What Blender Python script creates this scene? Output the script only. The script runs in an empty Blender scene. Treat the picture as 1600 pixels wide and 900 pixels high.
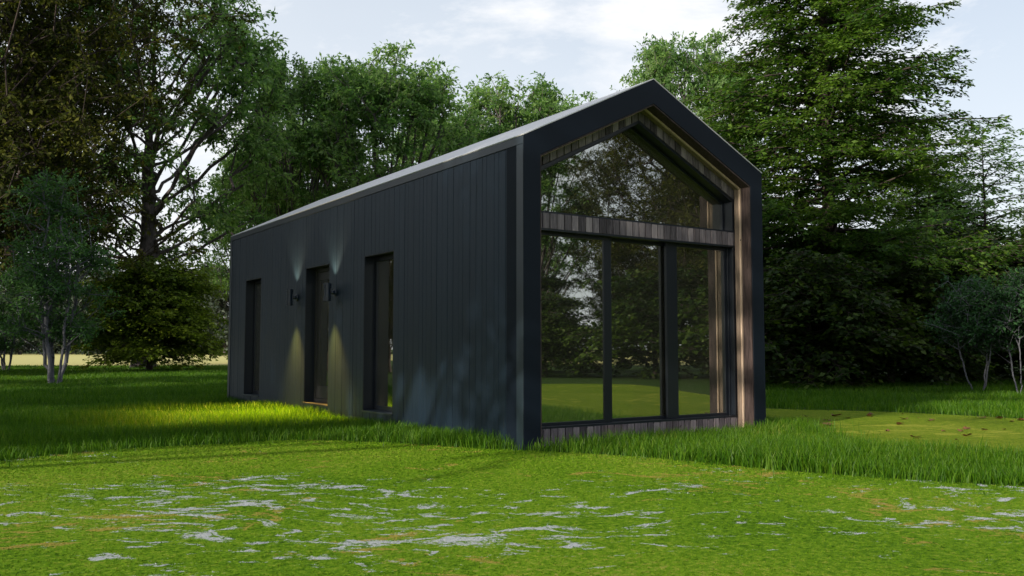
import bpy, math, random
import numpy as np
from math import sin, cos, radians, sqrt, pi

# ------------------------------------------------------------------ camera
SC = bpy.context.scene
C = SC.collection
CX, CY, CZ = -4.8189, -6.9493, 0.964
YAW, PITCH, FPX = 0.5927, 0.068, 1390.4
cam_d = bpy.data.cameras.new("camera")
cam = bpy.data.objects.new("camera", cam_d)
C.objects.link(cam)
cam.location = (CX, CY, CZ)
cam.rotation_euler = (pi/2 + PITCH, 0, -YAW)
cam_d.sensor_width = 36
cam_d.lens = 36*FPX/1600
cam_d.clip_start = 0.05
cam_d.clip_end = 3000
SC.camera = cam

# ------------------------------------------------------------------ world, sun, exposure
SUN_AZ = radians(14)          # turned from -x towards -y
SUN_EL = radians(21)
to_sun = (-cos(SUN_AZ)*cos(SUN_EL), -sin(SUN_AZ)*cos(SUN_EL), sin(SUN_EL))
SC.view_settings.view_transform = 'Standard'
SC.view_settings.look = 'None'
SC.view_settings.gamma = 1
SC.view_settings.use_curve_mapping = False
SC.view_settings.exposure = 0.74
SC.cycles.max_bounces = 8
SC.cycles.diffuse_bounces = 3
SC.cycles.glossy_bounces = 4
SC.cycles.transparent_max_bounces = 8
SC.cycles.use_denoising = True

W = bpy.data.worlds.new("World"); SC.world = W; W.use_nodes = True
nt = W.node_tree; nt.nodes.clear()
def N(nt, t, **kw):
    n = nt.nodes.new(t)
    for k, v in kw.items(): setattr(n, k, v)
    return n
sky = N(nt, 'ShaderNodeTexSky', sky_type='NISHITA', sun_disc=False)
sky.sun_elevation = SUN_EL
sky.sun_rotation = math.atan2(to_sun[0], to_sun[1])
sky.air_density = 1.0; sky.dust_density = 1.2; sky.ozone_density = 1.0
tc = N(nt, 'ShaderNodeTexCoord')
mp = N(nt, 'ShaderNodeMapping'); mp.inputs['Scale'].default_value = (1, 1, 2.6)
mp.inputs['Location'].default_value = (0.35, 0.1, 0)
ns = N(nt, 'ShaderNodeTexNoise'); ns.inputs['Scale'].default_value = 3.2; ns.inputs['Detail'].default_value = 9; ns.inputs['Roughness'].default_value = 0.62
ns.inputs['Distortion'].default_value = 0.3
rp = N(nt, 'ShaderNodeValToRGB'); rp.color_ramp.elements[0].position = .47; rp.color_ramp.elements[1].position = .66
veil = N(nt, 'ShaderNodeTexNoise'); veil.inputs['Scale'].default_value = 1.1; veil.inputs['Detail'].default_value = 4
vr = N(nt, 'ShaderNodeMapRange'); vr.inputs[1].default_value = .3; vr.inputs[2].default_value = .75; vr.inputs[3].default_value = .62; vr.inputs[4].default_value = .92
mx1 = N(nt, 'ShaderNodeMix', data_type='RGBA'); mx2 = N(nt, 'ShaderNodeMix', data_type='RGBA')
bg = N(nt, 'ShaderNodeBackground'); bg.inputs['Strength'].default_value = 0.090
out = N(nt, 'ShaderNodeOutputWorld')
L = nt.links.new
L(tc.outputs['Generated'], mp.inputs['Vector']); L(mp.outputs[0], ns.inputs['Vector']); L(mp.outputs[0], veil.inputs['Vector'])
L(ns.outputs['Fac'], rp.inputs['Fac']); L(veil.outputs['Fac'], vr.inputs[0])
L(sky.outputs[0], mx1.inputs[6]); mx1.inputs[7].default_value = (5.5, 5.95, 6.5, 1); L(vr.outputs[0], mx1.inputs[0])
L(mx1.outputs[2], mx2.inputs[6]); mx2.inputs[7].default_value = (7.4, 7.35, 7.4, 1); L(rp.outputs['Color'], mx2.inputs[0])
sx = N(nt, 'ShaderNodeSeparateXYZ'); L(tc.outputs['Generated'], sx.inputs[0])
hz = N(nt, 'ShaderNodeMapRange'); hz.inputs[1].default_value = .02; hz.inputs[2].default_value = .42; hz.inputs[3].default_value = .5; hz.inputs[4].default_value = 0
L(sx.outputs[2], hz.inputs[0]); mx3 = N(nt, 'ShaderNodeMix', data_type='RGBA'); L(hz.outputs[0], mx3.inputs[0]); L(mx2.outputs[2], mx3.inputs[6]); mx3.inputs[7].default_value = (7.0, 7.15, 7.3, 1)
L(mx3.outputs[2], bg.inputs['Color']); L(bg.outputs[0], out.inputs[0])

sun_d = bpy.data.lights.new("sun", 'SUN'); sun = bpy.data.objects.new("sun", sun_d); C.objects.link(sun)
sun_d.energy = 4.4; sun_d.angle = radians(0.6); sun_d.color = (1.0, 0.88, 0.72)
from mathutils import Vector, Matrix
sun.rotation_euler = Vector(to_sun).to_track_quat('Z', 'Y').to_euler()

# ------------------------------------------------------------------ helpers
fw = (sin(YAW), cos(YAW)); rt = (cos(YAW), -sin(YAW))
def at(px, D):
    k = (px-800)/FPX*D
    return (CX+fw[0]*D+rt[0]*k, CY+fw[1]*D+rt[1]*k)
def ztop(py, D): return CZ+(544.7-py)/FPX*D

def empty(name, loc=(0, 0, 0), rz=0, label=None, cat=None, group=None):
    o = bpy.data.objects.new(name, None); C.objects.link(o)
    o.location = loc; o.rotation_euler = (0, 0, rz); o.empty_display_size = .3
    if label: o['label'] = label
    if cat: o['category'] = cat
    if group: o['group'] = group
    return o

class MB:
    def __init__(s): s.v = []; s.f = []
    def poly(s, pts):
        n = len(s.v); s.v += [tuple(p) for p in pts]; s.f.append(tuple(range(n, n+len(pts))))
    def box(s, x0, x1, y0, y1, z0, z1):
        n = len(s.v)
        s.v += [(x0,y0,z0),(x1,y0,z0),(x1,y1,z0),(x0,y1,z0),(x0,y0,z1),(x1,y0,z1),(x1,y1,z1),(x0,y1,z1)]
        s.f += [tuple(n+i for i in q) for q in ((0,3,2,1),(4,5,6,7),(0,1,5,4),(1,2,6,5),(2,3,7,6),(3,0,4,7))]
    def prism_y(s, xz, y0, y1):
        """closed outline in x,z extruded from y0 to y1 (outline counter-clockwise seen from -y)"""
        n = len(s.v); k = len(xz)
        s.v += [(x, y0, z) for x, z in xz]+[(x, y1, z) for x, z in xz]
        s.f.append(tuple(range(n, n+k))); s.f.append(tuple(range(n+2*k-1, n+k-1, -1)))
        for i in range(k):
            j = (i+1) % k
            s.f.append((n+j, n+i, n+k+i, n+k+j))
    def cyl(s, c, r0, r1, h, k=24, axis='z', cap0=True, cap1=True):
        n = len(s.v)
        for rr, hh in ((r0, 0), (r1, h)):
            for i in range(k):
                a = 2*pi*i/k; p = (rr*cos(a), rr*sin(a), hh)
                if axis == 'x': p = (p[2], p[0], p[1])
                if axis == 'y': p = (p[1], p[2], p[0])
                s.v.append((c[0]+p[0], c[1]+p[1], c[2]+p[2]))
        for i in range(k):
            j = (i+1) % k; s.f.append((n+i, n+j, n+k+j, n+k+i))
        if cap0: s.f.append(tuple(range(n+k-1, n-1, -1)))
        if cap1: s.f.append(tuple(range(n+k, n+2*k)))
    def build(s, name, mat, parent=None, bevel=0, smooth=False):
        me = bpy.data.meshes.new(name); me.from_pydata(s.v, [], s.f); me.materials.append(mat); me.update()
        if smooth:
            for p in me.polygons: p.use_smooth = len(p.vertices) == 4
        o = bpy.data.objects.new(name, me); C.objects.link(o)
        if parent: o.parent = parent
        if bevel:
            m = o.modifiers.new('bevel', 'BEVEL'); m.width = bevel; m.segments = 2; m.limit_method = 'ANGLE'
        return o

def quad_mesh(name, V, F, mat, parent=None, rnd=None, smooth=False):
    """V (n,3) float, F (m,4) int quads, rnd per-face float"""
    me = bpy.data.meshes.new(name)
    V = np.ascontiguousarray(V, np.float32); F = np.ascontiguousarray(F, np.int32)
    me.vertices.add(len(V)); me.vertices.foreach_set('co', V.ravel())
    me.loops.add(F.size); me.loops.foreach_set('vertex_index', F.ravel())
    me.polygons.add(len(F)); me.polygons.foreach_set('loop_start', np.arange(0, F.size, 4, dtype=np.int32))
    if smooth: me.polygons.foreach_set('use_smooth', np.ones(len(F), bool))
    me.update(calc_edges=True)
    if rnd is not None:
        a = me.attributes.new('rnd', 'FLOAT', 'FACE'); a.data.foreach_set('value', np.ascontiguousarray(rnd, np.float32))
    me.materials.append(mat)
    o = bpy.data.objects.new(name, me); C.objects.link(o)
    if parent: o.parent = parent
    return o

def copy_tree(o, parent=None):
    c = o.copy(); C.objects.link(c); c.parent = parent
    for ch in list(o.children): copy_tree(ch, c)
    return c

# ------------------------------------------------------------------ materials
def new_mat(name):
    m = bpy.data.materials.new(name); m.use_nodes = True; t = m.node_tree; t.nodes.clear()
    o = N(t, 'ShaderNodeOutputMaterial'); return m, t, o
def ramp(t, stops):
    r = N(t, 'ShaderNodeValToRGB'); e = r.color_ramp.elements
    e[0].position = stops[0][0]; e[0].color = (*stops[0][1], 1)
    e[1].position = stops[-1][0]; e[1].color = (*stops[-1][1], 1)
    for p, c in stops[1:-1]:
        q = e.new(p); q.color = (*c, 1)
    return r
def noise(t, scale, detail=4, rough=.5, dist=0, vec=None):
    n = N(t, 'ShaderNodeTexNoise'); n.inputs['Scale'].default_value = scale; n.inputs['Detail'].default_value = detail
    n.inputs['Roughness'].default_value = rough; n.inputs['Distortion'].default_value = dist
    if vec is not None: t.links.new(vec, n.inputs['Vector'])
    return n
def mapping(t, vec, scale=(1, 1, 1), rot=(0, 0, 0)):
    m = N(t, 'ShaderNodeMapping'); m.inputs['Scale'].default_value = scale; m.inputs['Rotation'].default_value = rot
    t.links.new(vec, m.inputs['Vector']); return m.outputs[0]
def math_n(t, op, a, b=None, clamp=False):
    n = N(t, 'ShaderNodeMath', operation=op); n.use_clamp = clamp
    for i, x in enumerate((a, b)):
        if x is None: continue
        if isinstance(x, (int, float)): n.inputs[i].default_value = x
        else: t.links.new(x, n.inputs[i])
    return n.outputs[0]
def mixc(t, fac, a, b, mode='MIX'):
    n = N(t, 'ShaderNodeMix', data_type='RGBA', blend_type=mode)
    for i, x in ((0, fac), (6, a), (7, b)):
        if isinstance(x, (int, float)): n.inputs[i].default_value = x
        elif isinstance(x, tuple): n.inputs[i].default_value = (*x, 1)
        else: t.links.new(x, n.inputs[i])
    return n.outputs[2]
def princ(t, col, rough=.5, spec=.5, metal=0, normal=None):
    p = N(t, 'ShaderNodeBsdfPrincipled')
    if isinstance(col, tuple): p.inputs['Base Color'].default_value = (*col, 1)
    else: t.links.new(col, p.inputs['Base Color'])
    if isinstance(rough, (int, float)): p.inputs['Roughness'].default_value = rough
    else: t.links.new(rough, p.inputs['Roughness'])
    p.inputs['Specular IOR Level'].default_value = spec; p.inputs['Metallic'].default_value = metal
    if normal is not None: t.links.new(normal, p.inputs['Normal'])
    return p
def bump(t, h, strength=.5, dist=.01):
    b = N(t, 'ShaderNodeBump'); b.inputs['Strength'].default_value = strength; b.inputs['Distance'].default_value = dist
    t.links.new(h, b.inputs['Height']); return b.outputs[0]

def leaf_mat(name, dark, mid, light, transl=.35, tcol=None, rough=.55, spec=.2, clump=.35):
    m, t, o = new_mat(name)
    a = N(t, 'ShaderNodeAttribute'); a.attribute_name = 'rnd'
    tcd = N(t, 'ShaderNodeTexCoord')
    n = noise(t, clump, 3, .6, vec=tcd.outputs['Object'])
    s = math_n(t, 'ADD', math_n(t, 'MULTIPLY', a.outputs['Fac'], .55), math_n(t, 'MULTIPLY', n.outputs['Fac'], .62))
    r = ramp(t, [(.28, dark), (.50, mid), (.80, light)]); t.links.new(s, r.inputs['Fac'])
    p = princ(t, r.outputs['Color'], rough, spec)
    tr = N(t, 'ShaderNodeBsdfTranslucent')
    tc2 = mixc(t, 1.0, r.outputs['Color'], tcol or (1.6, 1.7, .9), 'MULTIPLY'); t.links.new(tc2, tr.inputs['Color'])
    mx = N(t, 'ShaderNodeMixShader'); mx.inputs[0].default_value = transl
    t.links.new(p.outputs[0], mx.inputs[1]); t.links.new(tr.outputs[0], mx.inputs[2]); t.links.new(mx.outputs[0], o.inputs[0])
    return m

def bark_mat(name, c1, c2, sc=6):
    m, t, o = new_mat(name); tcd = N(t, 'ShaderNodeTexCoord')
    v = mapping(t, tcd.outputs['Object'], (sc, sc, sc*.25))
    n = noise(t, 1.5, 6, .65, .4, v)
    r = ramp(t, [(.3, c1), (.7, c2)]); t.links.new(n.outputs['Fac'], r.inputs['Fac'])
    p = princ(t, r.outputs['Color'], .85, .2, normal=bump(t, n.outputs['Fac'], .8, .03)); t.links.new(p.outputs[0], o.inputs[0]); return m

M = {}
M['leaf_green'] = leaf_mat('leaf_green', (.028, .072, .018), (.075, .165, .045), (.20, .30, .12), .52)
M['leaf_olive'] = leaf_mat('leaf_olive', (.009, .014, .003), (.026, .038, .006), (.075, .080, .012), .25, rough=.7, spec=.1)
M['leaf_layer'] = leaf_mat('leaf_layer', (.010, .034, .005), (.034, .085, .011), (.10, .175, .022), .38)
M['leaf_shrub'] = leaf_mat('leaf_shrub', (.005, .015, .002), (.014, .034, .004), (.060, .10, .010), .28)  # leaf colour darkened to carry the shade under the right-hand trees
M['leaf_bush'] = leaf_mat('leaf_bush', (.030, .058, .006), (.090, .150, .013), (.20, .26, .026), .32)
M['leaf_blue'] = leaf_mat('leaf_blue', (.014, .048, .012), (.040, .105, .030), (.095, .19, .065), .35, spec=.08)
M['leaf_blue_shaded'] = leaf_mat('leaf_blue_shaded', (.008, .028, .010), (.022, .062, .022), (.050, .118, .045), .25, spec=.05)  # darker copy of the blue-green leaf, right-hand shade put into its colour
M['leaf_far'] = leaf_mat('leaf_far', (.030, .045, .034), (.050, .068, .050), (.07, .09, .065), .2)  # greyed green has the distance haze mixed into the leaf colour
M['bark'] = bark_mat('bark', (.035, .03, .03), (.13, .115, .115))
M['bark_dark'] = bark_mat('bark_dark', (.02, .016, .014), (.07, .055, .05))
M['bark_pale'] = bark_mat('bark_pale', (.06, .065, .08), (.16, .165, .19), 14)

def grass_blade_mat():
    m, t, o = new_mat('grass_blades')
    a = N(t, 'ShaderNodeAttribute'); a.attribute_name = 'rnd'
    tcd = N(t, 'ShaderNodeTexCoord')
    n = noise(t, .5, 4, .6, vec=tcd.outputs['Object'])
    s = math_n(t, 'ADD', math_n(t, 'MULTIPLY', a.outputs['Fac'], .55), math_n(t, 'MULTIPLY', n.outputs['Fac'], .5))
    r = ramp(t, [(.2, (.016, .058, .002)), (.5, (.040, .115, .003)), (.8, (.085, .165, .008)), (1, (.30, .26, .09))]); t.links.new(s, r.inputs['Fac'])
    p = princ(t, r.outputs['Color'], .5, .2)
    tr = N(t, 'ShaderNodeBsdfTranslucent'); t.links.new(mixc(t, 1.0, r.outputs['Color'], (1.6, 1.7, .8), 'MULTIPLY'), tr.inputs['Color'])
    mx = N(t, 'ShaderNodeMixShader'); mx.inputs[0].default_value = .35
    t.links.new(p.outputs[0], mx.inputs[1]); t.links.new(tr.outputs[0], mx.inputs[2]); t.links.new(mx.outputs[0], o.inputs[0]); return m
M['blade'] = grass_blade_mat()

def ground_mat(name, stops, scale, streak=None, bumps=.5):
    m, t, o = new_mat(name); tcd = N(t, 'ShaderNodeTexCoord'); ob = tcd.outputs['Object']
    n1 = noise(t, scale, 8, .72, vec=ob); n2 = noise(t, .55, 5, .6, .4, ob); n3 = noise(t, 38, 6, .8, vec=ob)
    s = math_n(t, 'ADD', math_n(t, 'MULTIPLY', n1.outputs['Fac'], .36), math_n(t, 'ADD', math_n(t, 'MULTIPLY', n2.outputs['Fac'], .20), math_n(t, 'MULTIPLY', n3.outputs['Fac'], .44)))
    r = ramp(t, stops); t.links.new(s, r.inputs['Fac'])
    col = r.outputs['Color']; rough = .9
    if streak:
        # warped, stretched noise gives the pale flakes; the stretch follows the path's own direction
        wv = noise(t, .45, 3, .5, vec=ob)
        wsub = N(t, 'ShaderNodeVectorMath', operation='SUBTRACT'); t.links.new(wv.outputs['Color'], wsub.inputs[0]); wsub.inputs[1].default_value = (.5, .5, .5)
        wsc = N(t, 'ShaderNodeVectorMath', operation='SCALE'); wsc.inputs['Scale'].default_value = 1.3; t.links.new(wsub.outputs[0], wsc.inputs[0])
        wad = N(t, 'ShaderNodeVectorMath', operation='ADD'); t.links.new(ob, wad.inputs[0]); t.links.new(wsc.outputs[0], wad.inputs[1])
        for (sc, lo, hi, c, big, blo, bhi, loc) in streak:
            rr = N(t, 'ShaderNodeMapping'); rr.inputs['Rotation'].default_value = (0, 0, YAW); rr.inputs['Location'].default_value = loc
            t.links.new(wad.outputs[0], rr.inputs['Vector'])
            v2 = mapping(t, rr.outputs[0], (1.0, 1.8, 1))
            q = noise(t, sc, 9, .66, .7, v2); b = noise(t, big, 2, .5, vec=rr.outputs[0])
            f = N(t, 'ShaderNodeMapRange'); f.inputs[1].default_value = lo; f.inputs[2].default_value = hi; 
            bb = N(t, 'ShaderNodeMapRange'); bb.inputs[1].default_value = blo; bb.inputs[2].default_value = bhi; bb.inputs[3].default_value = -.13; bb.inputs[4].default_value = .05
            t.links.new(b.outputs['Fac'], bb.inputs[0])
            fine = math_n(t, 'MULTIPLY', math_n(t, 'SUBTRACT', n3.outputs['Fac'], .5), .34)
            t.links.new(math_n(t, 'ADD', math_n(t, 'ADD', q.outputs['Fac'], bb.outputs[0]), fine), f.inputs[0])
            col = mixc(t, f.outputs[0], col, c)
    nb = noise(t, 90, 6, .8, vec=ob)
    h = math_n(t, 'ADD', math_n(t, 'MULTIPLY', n1.outputs['Fac'], 1.0), nb.outputs['Fac'])
    p = princ(t, col, rough, .05, normal=bump(t, h, bumps, .02)); t.links.new(p.outputs[0], o.inputs[0]); return m
M['ground'] = ground_mat('ground_turf', [(.3, (.012, .026, .006)), (.5, (.03, .06, .012)), (.75, (.075, .085, .03))], 6)
M['field'] = ground_mat('dry_field', [(.3, (.26, .25, .09)), (.5, (.38, .36, .15)), (.75, (.48, .44, .20))], 3)
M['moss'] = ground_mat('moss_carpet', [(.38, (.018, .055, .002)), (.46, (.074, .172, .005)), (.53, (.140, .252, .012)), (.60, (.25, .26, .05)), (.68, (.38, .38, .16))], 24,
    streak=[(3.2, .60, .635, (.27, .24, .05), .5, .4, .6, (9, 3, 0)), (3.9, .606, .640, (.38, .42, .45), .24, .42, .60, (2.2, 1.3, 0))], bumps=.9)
M['moss_path'] = ground_mat('moss_path', [(.36, (.035, .075, .003)), (.46, (.085, .15, .006)), (.55, (.15, .20, .015)), (.66, (.22, .23, .05))], 9,
    streak=[(1.8, .57, .62, (.22, .25, .03), .5, .35, .6, (9, 3, 0))], bumps=.9)

def simple(name, col, rough=.5, spec=.5, metal=0, bsc=0, bst=.2, bd=.002):
    m, t, o = new_mat(name); nn = None
    if bsc:
        tcd = N(t, 'ShaderNodeTexCoord'); n = noise(t, bsc, 5, .6, vec=tcd.outputs['Object']); nn = bump(t, n.outputs['Fac'], bst, bd)
        col = mixc(t, math_n(t, 'MULTIPLY', n.outputs['Fac'], .5), col, tuple(c*.65 for c in col))
    p = princ(t, col, rough, spec, metal, nn); t.links.new(p.outputs[0], o.inputs[0]); return m
M['frame'] = simple('navy_black_metal', (.0012, .0055, .0135), .6, .2, bsc=3, bst=.1)
M['trim'] = simple('graphite_trim', (.010, .020, .030), .38, .6, bsc=3, bst=.1)
M['joinery'] = simple('window_frame_black', (.007, .010, .016), .35, .45)
M['door_grey'] = simple('door_frame_grey', (.026, .026, .028), .5, .4, bsc=4, bst=.1)
M['lamp_metal'] = simple('lamp_metal', (.010, .018, .034), .35, .5)
M['steel'] = simple('brushed_steel', (.55, .55, .55), .25, .5, 1)
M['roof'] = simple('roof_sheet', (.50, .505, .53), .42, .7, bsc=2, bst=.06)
M['inside'] = simple('interior_plaster', (.10, .095, .085), .8, .3, bsc=5)
M['inside_floor'] = simple('interior_floor', (.10, .075, .05), .4, .4, bsc=6)

def board_mat():
    m, t, o = new_mat('black_boards'); tcd = N(t, 'ShaderNodeTexCoord'); ob = tcd.outputs['Object']
    a = N(t, 'ShaderNodeAttribute'); a.attribute_name = 'rnd'
    v = mapping(t, ob, (1, 14, 1.1)); g = noise(t, 2.2, 8, .7, 1.6, v)
    v2 = mapping(t, ob, (1, 5, 1.6)); k = noise(t, 1.15, 3, .5, 2.4, v2)
    kn = N(t, 'ShaderNodeMapRange'); kn.inputs[1].default_value = .705; kn.inputs[2].default_value = .725; t.links.new(k.outputs['Fac'], kn.inputs[0])
    f = noise(t, 60, 3, .6, vec=ob)
    h = math_n(t, 'SUBTRACT', math_n(t, 'ADD', g.outputs['Fac'], math_n(t, 'MULTIPLY', f.outputs['Fac'], .35)), math_n(t, 'MULTIPLY', kn.outputs[0], .9))
    base = mixc(t, a.outputs['Fac'], (.0016, .0062, .0140), (.0026, .0088, .0190))
    col = mixc(t, kn.outputs[0], base, (.004, .005, .007))
    rgh = math_n(t, 'ADD', math_n(t, 'MULTIPLY', g.outputs['Fac'], .2), .36)
    p = princ(t, col, rgh, .55, normal=bump(t, h, .6, .004)); p.inputs['Specular Tint'].default_value = (.66, .84, 1, 1); t.links.new(p.outputs[0], o.inputs[0]); return m  # blue specular tint imitates sky colour in the boards' sheen
M['boards'] = board_mat()

def wood_mat(name, stops, axis, spec=.2):
    m, t, o = new_mat(name); tcd = N(t, 'ShaderNodeTexCoord'); ob = tcd.outputs['Object']
    a = N(t, 'ShaderNodeAttribute'); a.attribute_name = 'rnd'
    sc = {'z': (22, 22, 1.6), 'y': (22, 1.6, 22)}[axis]
    cmb = N(t, 'ShaderNodeCombineXYZ'); 
    off = math_n(t, 'MULTIPLY', a.outputs['Fac'], 37.0); t.links.new(off, cmb.inputs[0]); t.links.new(off, cmb.inputs[1]); t.links.new(off, cmb.inputs[2])
    ad = N(t, 'ShaderNodeVectorMath', operation='ADD'); t.links.new(ob, ad.inputs[0]); t.links.new(cmb.outputs[0], ad.inputs[1])
    g = noise(t, 2.0, 8, .7, 1.2, mapping(t, ad.outputs[0], sc))
    k = noise(t, 9, 2, .5, .5, ad.outputs[0])
    kn = N(t, 'ShaderNodeMapRange'); kn.inputs[1].default_value = .74; kn.inputs[2].default_value = .78; t.links.new(k.outputs['Fac'], kn.inputs[0])
    s = math_n(t, 'ADD', math_n(t, 'MULTIPLY', g.outputs['Fac'], .7), math_n(t, 'MULTIPLY', a.outputs['Fac'], .3))
    r = ramp(t, stops); t.links.new(s, r.inputs['Fac'])
    col = mixc(t, kn.outputs[0], r.outputs['Color'], (.02, .015, .012))
    p = princ(t, col, .7, spec, normal=bump(t, g.outputs['Fac'], .5, .004)); t.links.new(p.outputs[0], o.inputs[0]); return m
M['wood'] = wood_mat('weathered_timber', [(.30, (.030, .026, .030)), (.5, (.12, .103, .116)), (.70, (.26, .225, .235))], 'z')
M['wood_warm'] = wood_mat('warm_timber', [(.25, (.34, .25, .18)), (.5, (.56, .44, .34)), (.75, (.70, .58, .46))], 'z')  # bright warm stops stand in for light falling on the reveal batten
M['wood_mid'] = wood_mat('pale_timber', [(.25, (.12, .09, .07)), (.5, (.27, .21, .165)), (.75, (.42, .34, .28))], 'z')
M['wood_brown'] = wood_mat('brown_timber', [(.30, (.025, .018, .018)), (.5, (.085, .062, .058)), (.70, (.16, .12, .11))], 'z')

def glass_mat():
    m, t, o = new_mat('tinted_reflective_glass')
    g = N(t, 'ShaderNodeBsdfGlossy'); g.inputs['Color'].default_value = (.93, .95, .9, 1); g.inputs['Roughness'].default_value = .012
    tr = N(t, 'ShaderNodeBsdfTransparent'); tr.inputs['Color'].default_value = (.5, .52, .5, 1)
    fr = N(t, 'ShaderNodeFresnel'); fr.inputs['IOR'].default_value = 1.5
    f = math_n(t, 'ADD', math_n(t, 'MULTIPLY', fr.outputs[0], .6), .42, True)
    mx = N(t, 'ShaderNodeMixShader'); t.links.new(f, mx.inputs[0]); t.links.new(tr.outputs[0], mx.inputs[1]); t.links.new(g.outputs[0], mx.inputs[2])
    df = N(t, 'ShaderNodeBsdfDiffuse'); df.inputs['Color'].default_value = (.26, .26, .20, 1)  # weak olive diffuse imitates the soft reflection haze on the panes
    m2 = N(t, 'ShaderNodeMixShader'); m2.inputs[0].default_value = .055; t.links.new(mx.outputs[0], m2.inputs[1]); t.links.new(df.outputs[0], m2.inputs[2])
    t.links.new(m2.outputs[0], o.inputs[0]); return m
M['glass'] = glass_mat()
def emit_mat(name, col, s):
    m, t, o = new_mat(name); e = N(t, 'ShaderNodeEmission'); e.inputs[0].default_value = (*col, 1); e.inputs[1].default_value = s
    t.links.new(e.outputs[0], o.inputs[0]); return m
M['bulb'] = emit_mat('lamp_bulb', (1, .85, .55), 12)
M['dead_leaf'] = leaf_mat('dead_leaf', (.10, .05, .02), (.22, .12, .05), (.36, .24, .10), .1)

# ------------------------------------------------------------------ setting: ground sheets
def disc(name, pts, z, mat):
    mb = MB(); mb.poly([(x, y, z) for x, y in pts]); o = mb.build(name, mat); o['kind'] = 'structure'; return o
disc('ground', [(900*cos(a*pi/24), 900*sin(a*pi/24)) for a in range(48)], 0, M['ground'])

MOSS_EDGE = [(-30, 3.4), (-9, 2.2), (-6, 1.4), (-4.6, 1.5), (-4.16,1.82),(-3.76,2.1),(-3.34,2.24),(-2.77,2.25),(-2.18,2.14),(-1.7,2.19),(-1.33,2.09),(-1.04,1.75),(-.77,1.42),(-.43,.69),(-.03,.02),
             (.29,-.42),(.58,-.96),(.76,-1.56),(.86,-2.15),(1.04,-2.62),(1.24,-3.02),(1.42,-3.4),(1.65,-3.73),(2.2,-4.6),(2.9,-6.2),(3.6,-9),(5,-16)]
MOSS = MOSS_EDGE + [(-30, -16)]
def smooth_poly(P, n=3):
    P = np.array(P, float)
    for _ in range(n):
        Q = .75*P+.25*np.roll(P, -1, 0); R_ = .25*P+.75*np.roll(P, -1, 0)
        P = np.stack([Q, R_], 1).reshape(-1, 2)
    return P
STRIP = [(4.75, 14), (4.7, 5), (4.7, 1.5), (4.3, .17), (3.3, -.94), (2.95, -1.89), (3.05, -3.07), (3.6, -4.6), (4.6, -7), (7, -13), (12, -11), (9, -6), (8.1, -3.0), (7.8, -.71), (7.75, .16), (7.55, 1.05), (7.11, 1.84), (6.5, 2.6), (6.2, 5), (6.2, 14)]
disc('field', [at(-1500, 43), at(-600, 41), at(100, 41.5), at(420, 40), at(700, 42), at(700, 165), at(-1200, 165)], .004, M['field'])
disc('field', [(24, -34), (34, -30), (48, -22), (330, -60), (200, -260), (30, -300)], .004, M['field'])
MP = smooth_poly(MOSS, 2); SP = smooth_poly(STRIP, 2)
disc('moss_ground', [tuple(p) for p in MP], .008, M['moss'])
disc('moss_path', [tuple(p) for p in SP], .008, M['moss_path'])

# ------------------------------------------------------------------ cabin
HW, HL, HH, HR = 3.4011, 9.4934, 3.02, 3.854
FW_ = .1926                      # width of the front frame leg
zi, Ri = 2.85, 3.59              # inner outline of the front frame
PW = .24                         # depth of the timber face behind the frame
cab = empty('cabin', (0, 0, 0), 0, 'black timber-clad cabin with a gabled glass front, standing in the grass', 'cabin')
wins = [(2.7753, 3.6334), (4.7887, 5.6985), (7.7246, 8.5611)]; WZ0, WZ1 = .169, 2.158

def boards_along(name, ranges, mk, mat, parent, rng, w0=.10, w1=.16, gap=.006):
    """ranges: (a0,a1) along the wall; mk(a0,a1) -> list of boxes ; per-face random value per board"""
    mb = MB(); rnd = []
    for a0, a1 in ranges:
        a = a0
        while a < a1-1e-6:
            b = min(a+rng.uniform(w0, w1), a1)
            if a1-b < .04: b = a1
            n0 = len(mb.f); mk(mb, a+gap/2, b-gap/2); r = rng.random(); rnd += [r]*(len(mb.f)-n0); a = b
    o = mb.build(name, mat, parent)
    at_ = o.data.attributes.new('rnd', 'FLOAT', 'FACE'); at_.data.foreach_set('value', rnd)
    return o
rng = random.Random(5)
# left wall: boards split round the three openings
cuts = [.119]+[v for w in wins for v in w]+[HL-.118]
rngs = [(cuts[i], cuts[i+1], i % 2 == 1) for i in range(len(cuts)-1)]
def mk_left(open_):
    def f(mb, a, b):
        dx = rng.uniform(0, .0025)
        if open_:
            mb.box(dx, .02, a, b, 0, WZ0); mb.box(dx, .02, a, b, WZ1, HH-.082)
        else: mb.box(dx, .02, a, b, 0, HH-.082)
    return f
mbL = MB(); rL = []
for a0, a1, op in rngs:
    a = a0; f = mk_left(op)
    while a < a1-1e-6:
        b = min(a+rng.choice((.085, .12, .12, .145)), a1)
        if a1-b < .04: b = a1
        n0 = len(mbL.f); f(mbL, a+.0022, b-.0022); rL += [rng.random()]*(len(mbL.f)-n0); a = b
o = mbL.build('board_cladding', M['boards'], cab, bevel=.002)
at_ = o.data.attributes.new('rnd', 'FLOAT', 'FACE'); at_.data.foreach_set('value', rL)
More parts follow.
